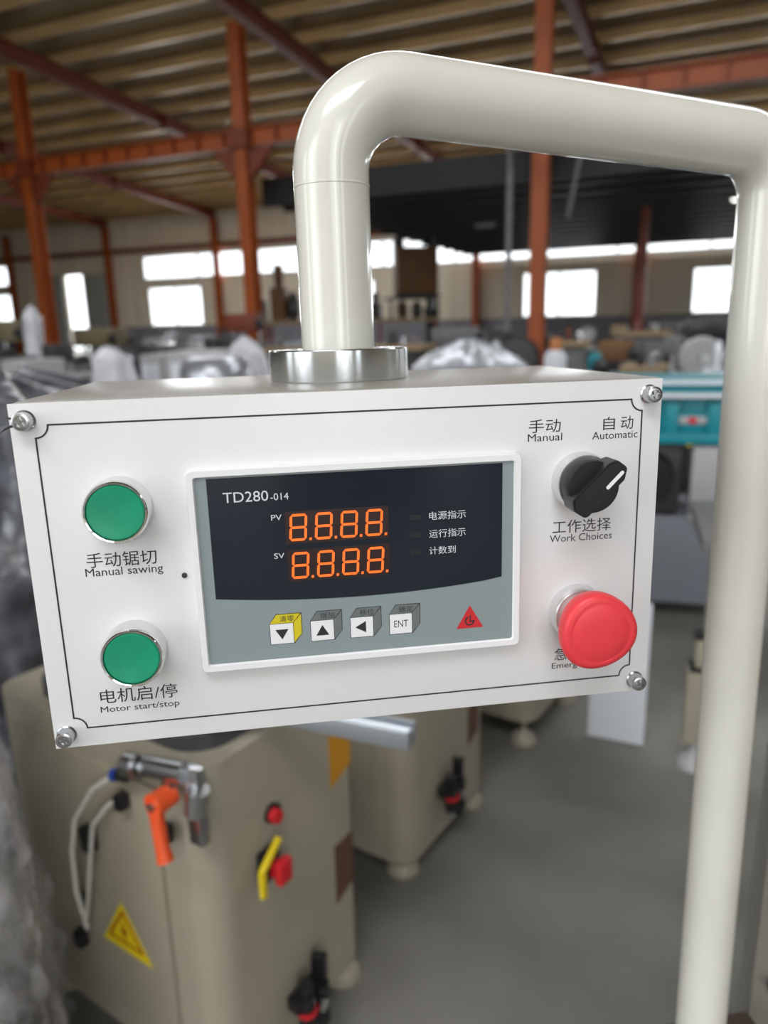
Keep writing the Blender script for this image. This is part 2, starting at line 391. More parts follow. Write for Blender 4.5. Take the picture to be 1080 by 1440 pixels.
# ================================================================== CONTROL BOX (own tilted frame)
PM = Matrix(((0.98931627, -0.14568445, -0.00541798, -0.01184307), (0.14576529, 0.98911166, 0.02026316, 0.35379791), (0.00240696, -0.02083643, 0.99978, 1.3332752), (0, 0, 0, 1)))
HW, HH, DP = .155, .08465, .172
box = empty('control_box', (0, 0, 0), 0, 'light grey machine control box with green buttons, red mushroom button and digital meter', 'control box'); box.matrix_world = PM
s = MB(); s.box((.0008, .0015+DP/2, 0), (2*HW+.0016, DP, 2*HH+.001), bev=.003); s.build('housing', M_BOX, box)
s = MB(); s.box((0, 0, 0), (2*HW, .0016, 2*HH), bev=.0003); fp = s.build('front_plate', M_PLATE, box); fp.location = (0, .0008, 0)
YP = -.0001
# notched border line
def pathline(pts, w, y):
    mb = MB(); n = len(pts); P2 = [Vector(p) for p in pts]; a = []; b = []
    for i in range(n):
        d0 = (P2[i]-P2[i-1]).normalized(); d1 = (P2[(i+1) % n]-P2[i]).normalized(); n0 = Vector((-d0.y, d0.x)); n1 = Vector((-d1.y, d1.x)); m = (n0+n1).normalized(); k = w/2/max(.5, m.dot(n0))
        a.append(mb.bm.verts.new((P2[i].x+m.x*k, y, P2[i].y+m.y*k))); b.append(mb.bm.verts.new((P2[i].x-m.x*k, y, P2[i].y-m.y*k)))
    for i in range(n): j = (i+1) % n; mb.bm.faces.new((a[i], a[j], b[j], b[i]))
    return mb
pts = []; ex, ez, nr = .1447, .0748, .0058
for sx, sz, a0 in ((1, 1, 180), (1, -1, 90), (-1, -1, 0), (-1, 1, 270)):
    cx_, cz_ = sx*(ex), sz*(ez); arcp = []
    for k in range(8):
        t = R(a0+ {1: 0}.get(0, 0)) ; 
        th = {(1, 1): (180+90*k/7), (1, -1): (90+90*k/7), (-1, -1): (0+90*k/7), (-1, 1): (270+90*k/7)}[(sx, sz)]
        arcp.append((cx_+nr*math.cos(R(th)), cz_+nr*math.sin(R(th))))
    pts += arcp
pathline(pts, .0008, YP).build('border_line', M_INK, box)
tx = [('手动锯切', -.1297, .0068, .0320, .0072), ('Manual sawing', -.1308, .0014, .0355, .0052), ('电机启/停', -.1312, -.0628, .0368, .0075), ('Motor start/stop', -.1317, -.0685, .0377, .0042)]
letter('lettering', tx[:2], YP, M_INK, box); letter('lettering', tx[2:], YP, M_INK, box)
letter('lettering', [('手动', .0855, .0603, .0165, .0066), ('Manual', .0851, .0560, .0178, .0038)], YP, M_INK, box)
letter('lettering', [('自', .1243, .0600, .0062, .0066), ('动', .1337, .0600, .0066, .0066), ('Automatic', .1187, .0555, .0242, .0038)], YP, M_INK, box)
letter('lettering', [('工作选择', .0990, .0078, .0316, .0070), ('Work Choices', .0976, .0033, .0338, .0039)], YP, M_INK, box)
letter('lettering', [('急', .1018, -.0625, .0068, .0068), ('停', .1165, -.0625, .0068, .0068), ('Emergency', .1004, -.0682, .0250, .0043)], YP, M_INK, box)

def YR(x, z, y=0.0): return Matrix.Translation((x, y, z)) @ Matrix(((1, 0, 0, 0), (0, 0, -1, 0), (0, 1, 0, 0), (0, 0, 0, 1)))   # local z -> -y (towards viewer)
for z in (.0353, -.0353):
    s = MB(); s.lathe([(.0148, 0), (.0148, .0095), (.0146, .0118), (.0138, .0128), (.0131, .0126), (.0129, .0112), (0.0001, .0112)], YR(-.1117, z)); pb = s.build('push_button', M_CHROME, box)
    s = MB(); s.lathe([(.0128, .0108), (.0128, .0117), (.0122, .0124), (.010, .0122), (.0085, .0119), (.0001, .0118)], YR(-.1117, z)); s.build('button_cap', M_GREEN, pb)
# selector
s = MB(); s.lathe([(.0150, 0), (.0150, .004), (.0146, .0065), (.0141, .0078), (.0134, .0076), (.0001, .0070)], YR(.1128, .0350)); sw = s.build('selector_switch', M_SATIN, box)
s = MB(); s.lathe([(.0132, .006), (.0134, .009), (.0133, .0165), (.0127, .0178), (.0001, .0176)], YR(.1128, .0350))
ang = R(45); X = YR(.1128, .0350) @ Matrix.Rotation(ang, 4, 'Z')
grip = arc([(-.0158, -.0062, .003), (.0128, -.0066, .002), (.0182, -.0030, .0022), (.0172, .0040, .002), (.0128, .0062, .002), (-.0140, .0066, .002), (-.0172, .0020, .002)], 4)
s.prism([(x*.92, y*.92) for x, y in grip], X @ Matrix.Translation((0, 0, .012)), .0115)
s.prism([(x*.87, y*.80) for x, y in grip], X @ Matrix.Translation((0, 0, .0234)), .0008)
s.build('knob', M_BLACK, sw)
s = MB(); s.prism(arc([(.0025, -.0009, .0008), (.0140, -.0009, .0008), (.0140, .0009, .0008), (.0025, .0009, .0008)], 3), X @ Matrix.Translation((0, -.0022, .0243)), .0002); s.build('pointer_line', M_WHITE, sw)
# emergency stop
s = MB(); s.lathe([(.0150, 0), (.0150, .004), (.0146, .0072), (.0138, .0082), (.0105, .0080), (.0100, .014), (.0100, .016), (.0001, .016)], YR(.1128, -.0350)); eb = s.build('emergency_button', M_SATIN, box)
s = MB(); prof = [(.0118, .0125), (.0150, .0140), (.0176, .0165), (.0190, .0200), (.0196, .0235), (.0197, .0258), (.0191, .0278), (.0176, .0288), (.0160, .0291), (.0150, .0289), (.0143, .0292), (.0110, .0298), (.0060, .0302), (.0001, .0303)]
MX = YR(.1140, -.0366); seg = 60; rings = []
for i, (rr, zz) in enumerate(prof):
    lob = .035 if 2 <= i <= 8 else .012
    rings.append(s.ring([MX @ Vector((rr*(1+lob*math.cos(3*t+.6))*math.cos(t), rr*(1+lob*math.cos(3*t+.6))*math.sin(t), zz)) for t in [2*math.pi*k/seg for k in range(seg)]]))
s.skin(rings); s.build('mushroom_cap', M_RED, eb)
# corner screws
def screw_mesh():
    s = MB(); I = YR(0, 0)
    s.lathe([(.0046, 0), (.0047, .0006), (.0041, .0012), (.0041, .0050), (.0039, .0066), (.0030, .0070), (.0024, .0070), (.0023, .0058), (.0001, .0058)], I, 20)
    for a in (0, 90):
        s.box((0, 0, .0062), (.0044, .0009, .0012), M=I @ Matrix.Rotation(R(a+20), 4, 'Z'))
    return s
first = None
for x, z in ((-.1482, .0772), (.1478, .0772), (.1478, -.0778), (-.1489, -.0772)):
    if first is None: first = screw_mesh().build('screw', M_STEEL, box); o = first
    else: o = first.copy(); COL.objects.link(o)
    o.location = (x, 0, z)
s = MB(); 
for a, l in ((150, .007), (20, .006), (80, .005), (200, .010)):
    s.tube([(0, 0, 0), (l*.6*math.cos(R(a)), -.002, l*.6*math.sin(R(a))), (l*math.cos(R(a)), -.001, l*math.sin(R(a))-.001)], [.0007, .0006, .0001], 6)
b_ = s.build('steel_burr', M_DARK, box); b_.location = (-.1495, -.0018, .0765)
s = MB(); s.lathe([(.0014, 0), (.0012, .0008), (.0001, .0010)], YR(-.0857, 0), 12); s.build('rivet_stub', M_DARK, box)

# panel meter
mx, mz, mw, mh = -.0002, .0010, .0803, .0499
def rrect(x0, z0, x1, z1, r): return arc([(x0, z0, r), (x1, z0, r), (x1, z1, r), (x0, z1, r)], 4)
XZ = lambda y: Matrix(((1, 0, 0, 0), (0, 0, -1, y), (0, 1, 0, 0), (0, 0, 0, 1)))
s = MB(); o1 = rrect(mx-mw-.0006, mz-mh-.0006, mx+mw+.0006, mz+mh+.0006, .003); o2 = rrect(mx-mw, mz-mh, mx+mw, mz+mh, .0026); i1 = rrect(mx-mw+.0028, mz-mh+.0028, mx+mw-.0028, mz+mh-.0028, .0015); i2 = rrect(mx-mw+.0034, mz-mh+.0034, mx+mw-.0034, mz+mh-.0034, .0010)
rings = [s.ring([Vector((x, y, z)) for x, z in pl]) for pl, y in ((o1, .0005), (o1, -.0040), (o2, -.0052), (i1, -.0052), (i2, -.0040))]
s.skin(rings, cap=False, smooth=False); me_ = s.build('panel_meter', M_WHITE, box)
s = MB(); s.prism(i2, XZ(-.0030), .0008); s.build('face_plate', M_MGREY, me_)
YM = -.00385
s = MB(); top = mz+mh-.0040; pl = [(-.0716, -.0120)]
for k in range(1, 16): t = k/16; pl.append((-.0716+.1426*t, -.0120-.0042*4*t*(1-t)))
pl += [(.0710, -.0115), (.0710, top), (-.0716, top)]
s.prism(pl, XZ(-.0038), .00015); s.build('display_window', M_MDARK, me_)
YD = -.00402
letter('lettering', [('TD280', -.0645, .0350, .0210, .0050), ('-014', -.0425, .0350, .0085, .0034)], YD, M_TEXTW, me_)
letter('lettering', [('PV', -.0428, .0252, .0050, .0027), ('SV', -.0426, .0062, .0050, .0027)], YD, M_TEXTW, me_)
letter('lettering', [('电源指示', .0338, .0204, .0186, .0042), ('运行指示', .0337, .0113, .0186, .0042), ('计数到', .0336, .0027, .0135, .0040)], YD, M_TEXTW, me_)
for z in (.0222, .0133, .0045): s = MB(); s.box((.0270, YD, z), (.0055, .0001, .0024)); s.build('indicator_light', M_LEDOFF, me_)
def digit():
    s = MB(); w, h, t, g = .0084, .0134, .00125, .0002; sl = .07
    def seg(p): s.prism([(x+sl*y, y) for x, y in p], XZ(-.0001), .0001)
    def hs(y): seg([(g+t*.3, y), (g+t, y+t/2), (w-g-t, y+t/2), (w-g-t*.3, y), (w-g-t, y-t/2), (g+t, y-t/2)])
    def vs(x, y0, y1): seg([(x, y0+g), (x+t/2, y0+g+t/2), (x+t/2, y1-g-t/2), (x, y1-g), (x-t/2, y1-g-t/2), (x-t/2, y0+g+t/2)])
    for y in (t/2, h/2, h-t/2): hs(y)
    for x in (t/2, w-t/2): vs(x, t/2, h/2); vs(x, h/2, h-t/2)
    seg([(w+.0012, 0), (w+.0024, 0), (w+.0024, .0013), (w+.0012, .0013)])
    return s
first = None
for rz, x0 in ((.0144, -.0349), (-.0046, -.0348)):
    q = MB(); q.box((x0+.0235, YD+.00005, rz+.0066), (.0500, .00006, .0160)); q.build('led_glow_tint', M_LEDG, me_)  # glow around the digits, painted as a dark red strip
    for k in range(4):
        if first is None: first = digit().build('digit', M_LED, me_); o = first
        else: o = first.copy(); COL.objects.link(o)
        o.location = (x0+k*.01225, YD-.0001, rz)
glyph = {0: [(-.0032, .0022), (.0032, .0022), (0, -.0030)], 1: [(-.0032, -.0026), (.0032, -.0026), (0, .0028)], 2: [(-.0034, 0), (.0020, .0030), (.0020, -.0030)]}
for k, (x0, ch) in enumerate(((-.0468, '清零'), (-.0268, '增加'), (-.0070, '移位'), (.0128, '确定'))):
    z0, w, h, dx, dz = -.0377, .0114, .0105, .0040, .0047
    s = MB(); s.prism([(x0-.0003, z0-.0003), (x0+w+.0003, z0-.0003), (x0+w+dx+.0003, z0+dz), (x0+w+dx+.0003, z0+h+dz+.0003), (x0+dx*.8, z0+h+dz+.0003), (x0-.0003, z0+h)], XZ(-.0038), .0001)
    s.mi = 1; s.prism([(x0, z0+h+.0002), (x0+w, z0+h+.0002), (x0+w+dx-.0003, z0+h+dz), (x0+dx*.8+.0002, z0+h+dz)], XZ(-.0039), .0001)
    s.prism([(x0+w+.0002, z0+.0002), (x0+w+dx, z0+dz), (x0+w+dx, z0+h+dz-.0004), (x0+w+.0002, z0+h)], XZ(-.0039), .0001)
    s.mi = 2; s.prism([(x0, z0), (x0+w-.0001, z0), (x0+w-.0001, z0+h-.0001), (x0, z0+h-.0001)], XZ(-.0039), .0001)
    s.mi = 0
    if k < 3: s.prism([(x0+w/2+x, z0+h/2+z) for x, z in glyph[k]], XZ(-.0040), .0001)
    ko = s.build('key', [M_INK, M_YEL if k == 0 else M_KGREY, M_WHITE], me_)
    its = [(ch, x0+.0048, z0+h+.0008, .0072, .0032)]
    letter('lettering', its, -.00405, M_INK, me_)
    if k == 3: letter('lettering', [('ENT', x0+.0022, z0+.0035, .0072, .0036)], -.00405, M_INK, me_)
s = MB(); s.prism([(.0473, -.0380), (.0614, -.0380), (.0543, -.0257)], XZ(-.0038), .0001)
s.mi = 1; s.prism([(.0542+.0026*math.cos(t), -.0341+.0026*math.sin(t)) for t in [R(110+k*25) for k in range(11)]] + [(.0542+.0019*math.cos(t), -.0341+.0019*math.sin(t)) for t in [R(360-k*25) for k in range(11)]], XZ(-.0039), .0001)
s.prism([(.0540, -.0350), (.0546, -.0350), (.0550, -.0310), (.0544, -.0310)], XZ(-.0039), .0001); s.prism([(.0544, -.0349), (.0566, -.0343), (.0566, -.0337), (.0544, -.0343)], XZ(-.0039), .0001)
s.build('triangle_mark', [M_TRI, M_INK], me_)

# ================================================================== SUPPORT ARM
arm = empty('support_arm', (0, 0, 0), 0, 'bent cream enamelled pipe arm that carries the control box', 'support arm'); arm.matrix_world = PM
ax_, ay_ = .0016, .0935; zt = HH+.0006
s = MB(); s.lathe([(.0260, zt), (.0400, zt), (.0405, zt+.0008), (.0405, zt+.0168), (.0399, zt+.0175), (.0290, zt+.0175), (.0285, zt+.0170), (.0285, zt+.0120), (.0225, zt+.0120)], Matrix.Translation((ax_, ay_, 0)), 96, cap=False); s.build('collar', M_COLLAR, arm)
path = bend([(ax_, ay_, zt+.004), (ax_, ay_, .243), (.313, .156, .228), (.313, .156, -.62)], [.044, .034], 14)
s = MB(); s.tube(path, .0212, 40); s.build('pipe', M_PIPE, arm)
s = MB(); s.lathe([(.0211, -.0008), (.02145, -.0004), (.02145, .0004), (.0211, .0008)], Matrix.Translation((ax_, ay_, .1905)), 40, cap=False); s.build('weld_seam', M_PIPE, arm)
s = MB(); s.lathe([(.0232, -.0006), (.0232, .0006), (.0211, .0006)], Matrix.Translation((ax_, ay_, zt+.0125)), 40, cap=False); s.build('seal_ring', M_BLACK, arm)
s = MB(); s.box((.358, .190, -.605), (.10, .06, .05), bev=.004); br_ = s.build('clamp_bracket', M_BRACK, arm)
s = MB(); s.cyl((.302, .19, -.590), (.282, .19, -.590), .007, seg=12); s.build('bolt', M_STEEL, arm)
s = MB(); s.cyl((.372, .165, -.575), (.372, .157, -.575), .007, seg=6); s.build('bolt', M_STEEL, arm)

# ================================================================== MACHINES NEAR
E1 = Vector((.555, .832, 0)); RZ1 = math.atan2(.832, .555)      # local x along E1, local y along left face direction
FACE = lambda x, z, off=0: None
def foot(parent, x, y, h=.1, r=.055, m=None):
    s = MB(); s.lathe([(r, 0), (r, .008), (r*.8, .028), (r*.4, .04), (r*.25, .05), (r*.22, h+.03)], Matrix.Translation((x, y, 0)), 20); return s.build('foot', m or M_CREAM, parent)
def regulator(parent, x, z):
    s = MB(); s.cyl((x, -.035, z-.03), (x, -.035, z+.05), .017, .017, 14); s.cyl((x, -.035, z+.05), (x, -.035, z+.075), .012, .015, 12); s.cyl((x+.045, -.035, z-.05), (x+.045, -.035, z+.04), .018, seg=14)
    s.box((x+.02, -.02, z+.03), (.09, .03, .03), bev=.004); s.cyl((x+.045, -.035, z-.075), (x+.045, -.035, z-.05), .008, .014, 12); s.box((x+.05, -.03, z+.075), (.02, .03, .05), rz=.4)
    a = s.build('air_regulator', M_BLACK, parent)
    s = MB(); s.lathe([(.0172, -.004), (.021, -.004), (.021, .004), (.0172, .004)], Matrix.Translation((x, -.035, z+.012)), 18, cap=False); s.build('red_band', M_REDP, a)
    s = MB(); s.cyl((x+.028, -.058, z+.01), (x+.028, -.052, z+.01), .013, seg=16); s.build('gauge', M_CHROME, a); s = MB(); s.cyl((x, -.035, z-.055), (x, -.035, z-.03), .010, .014, 12); s.build('drain_cup', M_CHROME, a)
def saw_cabinet(loc, label, lx, ly, detail=True, zb=.05):
    o = empty('saw_machine', loc, RZ1, label, 'saw machine', 'cream saw machines in a row')
    # local: x along right-hand face, face plane y=0, body to +y
    s = MB(); pl = arc([(0, 0, .06), (lx, 0, .02), (lx, ly, .02), (0, ly, .04)], 8)
    s.prism(pl, Matrix.Translation((0, 0, zb)), .69); s.build('cabinet', M_CREAM, o)
    s = MB(); s.box((-.004, ly*.5+.03, .40), (.008, ly*.72, .56), bev=.002); s.build('door', M_CREAMD, o)
    for x, y in ((.05, .05), (lx-.03, .03), (.05, ly-.05), (lx-.05, ly-.05)): foot(o, x, y, zb, .045)
    s = MB(); s.prism(arc([(.03, .03, .08), (lx-.02, .03, .02), (lx-.02, ly-.02, .03), (.03, ly-.10, .05)], 6), Matrix.Translation((0, 0, zb+.69)), .03); s.build('table', M_IRON, o)
    s = MB(); s.box((lx*.55, ly*.55, zb+.79), (.2, .24, .14), bev=.02); s.cyl((lx*.55, ly*.25, zb+.79), (lx*.55, ly*.42, zb+.79), .06, seg=20); s.build('saw_head', M_CREAM, o)
    return o
m1 = saw_cabinet((-.309, 1.067, 0), 'nearest cream saw machine, lower left, with orange lever and yellow warning triangle', .41, .60)
# right-hand face of machine 1
s = MB(); s.cyl((.155, -.022, .575), (.155, 0, .575), .013, .015, 16); s.mi = 1; s.cyl((.158, -.008, .575), (.158, 0, .575), .019, seg=16); s.build('red_pilot_button', [M_REDP, M_BLACK], m1)
s = MB(); s.box((.132, -.010, .487), (.045, .02, .06), bev=.005); sb = s.build('switch_body', M_BLACK, m1)
s = MB(); s.bar((.094, -.03, .450), (.094, -.03, .505), .012, .010, .002); s.bar((.094, -.03, .503), (.148, -.025, .538), .012, .010, .002); s.build('yellow_guard', M_YELP, m1)
s = MB(); s.box((.135, -.043, .484), (.034, .018, .046), bev=.005); s.box((.135, -.03, .482), (.02, .02, .03)); s.build('red_knob', M_REDP, m1)
def decal(parent, poly, m, y=-.0015, name='label_sticker'):
    s = MB(); s.prism(poly, Matrix(((1, 0, 0, 0), (0, 0, -1, y+.0015), (0, 1, 0, 0), (0, 0, 0, 1))), .0012); return s.build(name, m, parent)
decal(m1, [(.335, .52), (.405, .545), (.405, .64), (.335, .64)], M_ORLAB)
decal(m1, [(.338, .235), (.400, .255), (.400, .378), (.338, .378)], M_BRLAB)
regulator(m1, .185, .105)
# left-hand face of machine 1 (plane x=0, outward -x)
LM = lambda x: Matrix(((0, 0, -1, x), (1, 0, 0, 0), (0, 1, 0, 0), (0, 0, 0, 1)))    # polygon (y, z), extruded to -x
def ldecal(poly, m, name, t=.001, off=.009): s = MB(); s.prism(poly, LM(-off), t); return s.build(name, m, m1)
q = ldecal([(.245, .388), (.315, .275), (.170, .275)], M_YELP, 'warning_triangle')
s = MB(); 
def frame_tri(s, a, k, x):
    c = Vector((sum(p[0] for p in a)/3, sum(p[1] for p in a)/3))
    inn = [tuple(c+(Vector(p)-c)*k) for p in a]
    for i in range(3):
        j = (i+1) % 3; s.prism([a[i], a[j], inn[j], inn[i]], LM(x), .0006)
frame_tri(s, [(.243, .372), (.296, .294), (.190, .294)], .82, -.0102); s.prism([(.25, .345), (.234, .318), (.245, .318), (.238, .295), (.256, .325), (.245, .325)], LM(-.0102), .0006)
s.build('warning_symbol', mat('warning print', (150, 50, 20), .5), m1)
def lever(parent):
    s = MB(); s.cyl((-.02, .065, .685), (-.06, .065, .685), .018, .020, 18)
    s.tube([(-.05, .070, .690), (-.055, .063, .66), (-.06, .052, .615), (-.062, .044, .592)], [.016, .012, .0115, .014], 14)
    l = s.build('lever_handle', M_HANDLE, parent); s = MB(); s.cyl((-.058, .065, .685), (-.066, .065, .685), .008, seg=12); s.build('lever_screw', M_STEEL, l)
lever(m1)
_before = set(bpy.data.objects)
bpy.data.objects['lever_handle'].location = (0, -.018, .02)
s = MB(); s.cyl((-.02, .06, .72), (-.02, .16, .70), .018, seg=16); s.cyl((0, .10, .69), (-.03, .10, .69), .012, seg=12); s.cyl((-.03, .165, .70), (-.03, .195, .695), .022, seg=18); s.cyl((-.02, .035, .70), (-.02, .045, .655), .019, seg=18); s.box((-.012, .05, .66), (.02, .03, .14), bev=.004); s.build('clamp_spindle', M_STEEL, m1)
s = MB(); s.cyl((-.03, .20, .693), (-.03, .225, .687), .011, seg=12); s.build('hose_fitting', M_BLACK, m1)
s = MB(); s.cyl((-.03, .222, .688), (-.03, .236, .683), .012, seg=12); s.build('blue_fitting', M_BLUE, m1)
s = MB(); s.tube([(-.03, .236, .683), (-.04, .29, .64), (-.045, .35, .56), (-.045, .375, .48), (-.04, .39, .38), (-.02, .405, .27)], .005, 8); s.tube([(-.01, .24, .63), (-.02, .28, .60), (-.03, .32, .55), (-.03, .355, .42), (-.02, .40, .30)], .004, 8); s.build('air_hose', M_HOSE, m1)
for (y, z, w, h) in ((.237, .625, .02, .03), (.125, .605, .022, .035), (.355, .50, .028, .05), (.43, .235, .025, .035), (.40, .33, .008, .05)):
    s = MB(); s.box((-.022, y, z), (.022, w, h), bev=.004); s.build('hose_clip', M_BLACK, m1)
for q in set(bpy.data.objects)-_before: q.location = (0, -.052, .035 if q.name.startswith('clamp') else .014)
s = MB(); prof = arc([(-.02, -.02, .003), (.02, -.02, .003), (.02, .02, .003), (.006, .02, 0), (.006, .008, 0), (-.006, .008, 0), (-.006, .02, 0), (-.02, .02, .003)], 3)
ro = empty('aluminium_rail', (.036, 1.055, .812), 0, 'grooved aluminium profile rail sticking out under the control box', 'rail')
d = Vector((-.50, .21, 0)); x = d.normalized(); y = Vector((0, 0, 1)).cross(x).normalized()
s.prism([(a*.95, b*.9) for a, b in prof], Matrix(((y.x, 0, x.x, 0), (y.y, 0, x.y, 0), (0, 1, 0, 0), (0, 0, 0, 1))), d.length); s.build('profile', M_ALU, ro)
s = MB(); s.box((d.x*.65, d.y*.65, -.03), (.05, .05, .025)); s.build('rail_support', M_IRON, ro)

m2 = saw_cabinet((.042, 1.665, 0), 'second cream saw machine, just behind the nearest one, below the meter', .43, .5)
regulator(m2, .17, .17)
decal(m2, [(.335, .24), (.40, .26), (.40, .36), (.335, .36)], M_BRLAB)
m3 = saw_cabinet((.485, 2.28, 0), 'third cream saw machine, mostly hidden under the box beside the white guard sheet', .43, .5, zb=.1)
# white guard sheet
o = empty('guard_sheet', (.79, 2.335, 0), math.atan2(-.076, .171), 'white rectangular sheet hanging down below the red mushroom button', 'panel')
s = MB(); s.box((0, 0, .265), (.188, .012, .52), bev=.002); s.build('sheet', M_GUARD, o)
# stand right of the box
o = empty('machine_stand', (.995, 2.18, 0), R(-18), 'pale machine leg with a round levelling foot beside the cream pole', 'machine stand')
foot(o, 0, 0, .1, .05, M_LIGHTG)
s = MB(); s.box((0, 0, .22), (.075, .06, .26), bev=.004); s.box((.012, 0, .41), (.06, .05, .10), bev=.004); s.box((.03, 0, .60), (.055, .05, .30), bev=.004); s.build('leg', M_CREAM, o)
s = MB(); s.box((.01, 0, .355), (.085, .07, .014)); s.build('joint_band', M_BLACK, o); s = MB(); s.box((.014, 0, .465), (.075, .065, .012)); s.build('joint_band', M_BLACK, o)
s = MB(); s.box((.28, .2, .77), (.62, .5, .05), bev=.01); s.build('table', M_MID, o)
s = MB(); s.box((.55, .3, .38), (.06, .06, .74)); s.build('leg', M_CREAM, o)

# teal machine
o = empty('planer', (1.50, 3.62, 0), R(-16), 'teal machine with a white edged table, red emblem and black motor, right of the box', 'machine')
s = MB(); s.box((0, 0, .995), (.66, .50, .17), bev=.02); s.box((0, -.02, .895), (.70, .56, .05), bev=.01); s.build('body', M_TEAL, o)
s = MB(); s.box((0, -.02, 1.092), (.78, .60, .02), bev=.004); s.box((0, .02, 1.115), (.6, .4, .03)); s.box((0, .03, 1.14), (.76, .45, .02), bev=.004); s.build('table', M_TEAL, o)
s = MB(); s.box((0, -.325, 1.092), (.78, .012, .02)); s.build('table_edge', M_GUARD, o); s = MB(); s.box((0, -.20, 1.140), (.76, .012, .022)); s.build('table_edge', M_GUARD, o)
for x in (-.113, .067, .25): s = MB(); s.box((x, -.265, .985), (.06, .05, .15), bev=.01); s.build('bracket', M_TEAL, o)
s = MB(); s.box((-.022, -.258, .975), (.13, .01, .035), bev=.003); s.mi = 1; s.prism([(-.028, 0), (0, -.018), (.028, 0), (0, .018)], Matrix(((1, 0, 0, -.022), (0, 0, -1, -.264), (0, 1, 0, .975), (0, 0, 0, 1))), .002); s.build('emblem', [M_LIGHTG, M_REDP], o)
s = MB(); s.box((-.20, -.08, .70), (.30, .36, .34), bev=.03); mo = s.build('motor_box', M_DARK, o)
s = MB(); s.cyl((-.20, -.33, .72), (-.20, -.25, .72), .10, .12, 24); s.cyl((-.20, -.35, .72), (-.20, -.33, .72), .05, .05, 20); s.build('motor_cover', M_BLACK, mo)
s = MB(); s.box((.06, -.22, .68), (.14, .10, .36), bev=.01); s.build('side_cover', M_LIGHTG, o)
s = MB(); s.cyl((-.03, -.28, .87), (-.03, -.26, .87), .014, seg=12); s.build('yellow_cap', M_YELP, o)
s = MB(); s.box((-.06, -.02, .30), (.62, .44, .44), bev=.02); s.build('cabinet', mat('blue grey cabinet', (126, 130, 140), .5), o)
for x in (-.3, .2):
    for y in (-.18, .15): foot(o, x, y, .08, .04, M_DARK)

# own machine body right of the pole
o = empty('industrial_machine', (.375, .64, 0), R(-28), 'grey beige machine body close behind the cream pole at the right edge', 'machine')
s = MB(); s.box((.18, .17, .62), (.36, .34, 1.14), bev=.012); s.build('body', mat('body side paint', (128, 126, 118), .5, var=.06), o)
s = MB(); s.box((.19, -.012, .98), (.29, .022, .28), bev=.006); s.build('cover_plate', M_CREAM, o)
for z in (.905, .865, .775, .66): s = MB(); s.cyl((.022, -.009, z), (.022, 0, z), .007, seg=8); s.build('bolt', M_STEEL, o)
s = MB(); s.box((.18, .17, .025), (.40, .38, .05)); s.build('plinth', M_DARK, o)

# ================================================================== WRAPPED SHAPES
def drape(name, loc, rz, w, d, h, m, label, cat='wrapped machine', group=None, seed=0, flare=.25, n=56, rows=26, amp=.05, inner=True, lean=0.0, topround=.35, im=None):
    o = empty(name, loc, rz, label, cat, group); s = MB(); rings = []
    for j in range(rows+1):
        t = j/rows; k = min(1, t/topround); ex = 1-(1-k)**2.2
        z = h*(1-.10*(1-(1-k)**1.5)) if t < topround else h*(.90-(.90)*(t-topround)/(1-topround))
        fl_ = .12+.88*ex+flare*max(0, t-topround)
        ring = []
        for i in range(n):
            a = 2*math.pi*i/n; ca, sa = math.cos(a), math.sin(a); q = (abs(ca)**4+abs(sa)**4)**-.25
            p = Vector((ca*2.2+seed*3.1, sa*2.2, z*2.5)); nz = noise.noise(p*1.3)+.6*noise.noise(p*3.1)+.35*abs(noise.noise(p*7.3))
            f = q*fl_*(1+amp*2.2*nz)
            ring.append(Vector((ca*f*w/2+lean*(1-z/h), sa*f*d/2, max(.01, z+amp*h*.35*noise.noise(p*2.1+Vector((9, 0, 0)))*(1 if t < .95 else 0)))))
        rings.append(s.ring(ring))
    s.skin(rings); s.build('sheet', m, o)
    if inner: b = MB(); b.box((0, 0, h*.40), (w*.7, d*.7, h*.78), bev=.02); b.build('crate', im or M_DARK, o)
    return o
drape('wrapped_machine', (-1.12, 2.24, 0), R(20), .80, .72, 1.32, M_SHEETG, 'machine under crumpled grey plastic film, left edge behind the box', seed=1, flare=.18, n=110, rows=60, amp=.07)
drape('wrapped_machine', (-.86, 1.06, 0), R(30), .40, .45, 1.02, M_FILM, 'clear plastic film hanging over a beige crate at the lower left edge', seed=4, flare=.3, n=110, rows=70, amp=.08, im=M_OLIVE)
drape('wrapped_machine', (.42, 3.65, 0), R(5), .50, .5, 1.345, M_SILVER, 'machine wrapped in silver foil right of the steel collar', seed=7, flare=.08, n=70, amp=.05, topround=.15)
drape('wrapped_machine', (-2.50, 7.05, 0), 0, .30, .4, 1.26, M_SHEETW, 'white cabinet under pinkish white sheeting that flares to the right', seed=11, flare=.9, lean=.1)
drape('wrapped_machine', (-1.10, 6.2, 0), 0, .26, .3, 1.34, M_SHEETW, 'tall white plastic cone beside the steel collar', seed=13, flare=.9, lean=.22)
drape('wrapped_machine', (-5.02, 11.2, 0), 0, .2, .3, 1.75, M_SHEETW, 'narrow white sheeted shape left of the far orange column', seed=17, flare=.2)
drape('wrapped_machine', (1.58, 8.6, 0), 0, .30, .3, 1.12, M_SHEETW, 'small white sheeted block behind the box top, right of the foil', seed=19, flare=.2)
drape('wrapped_machine', (-.95, 8.3, 0), 0, .22, .3, 1.12, M_SHEETW, 'white sheeted block directly left of the steel collar', seed=23, flare=.2)

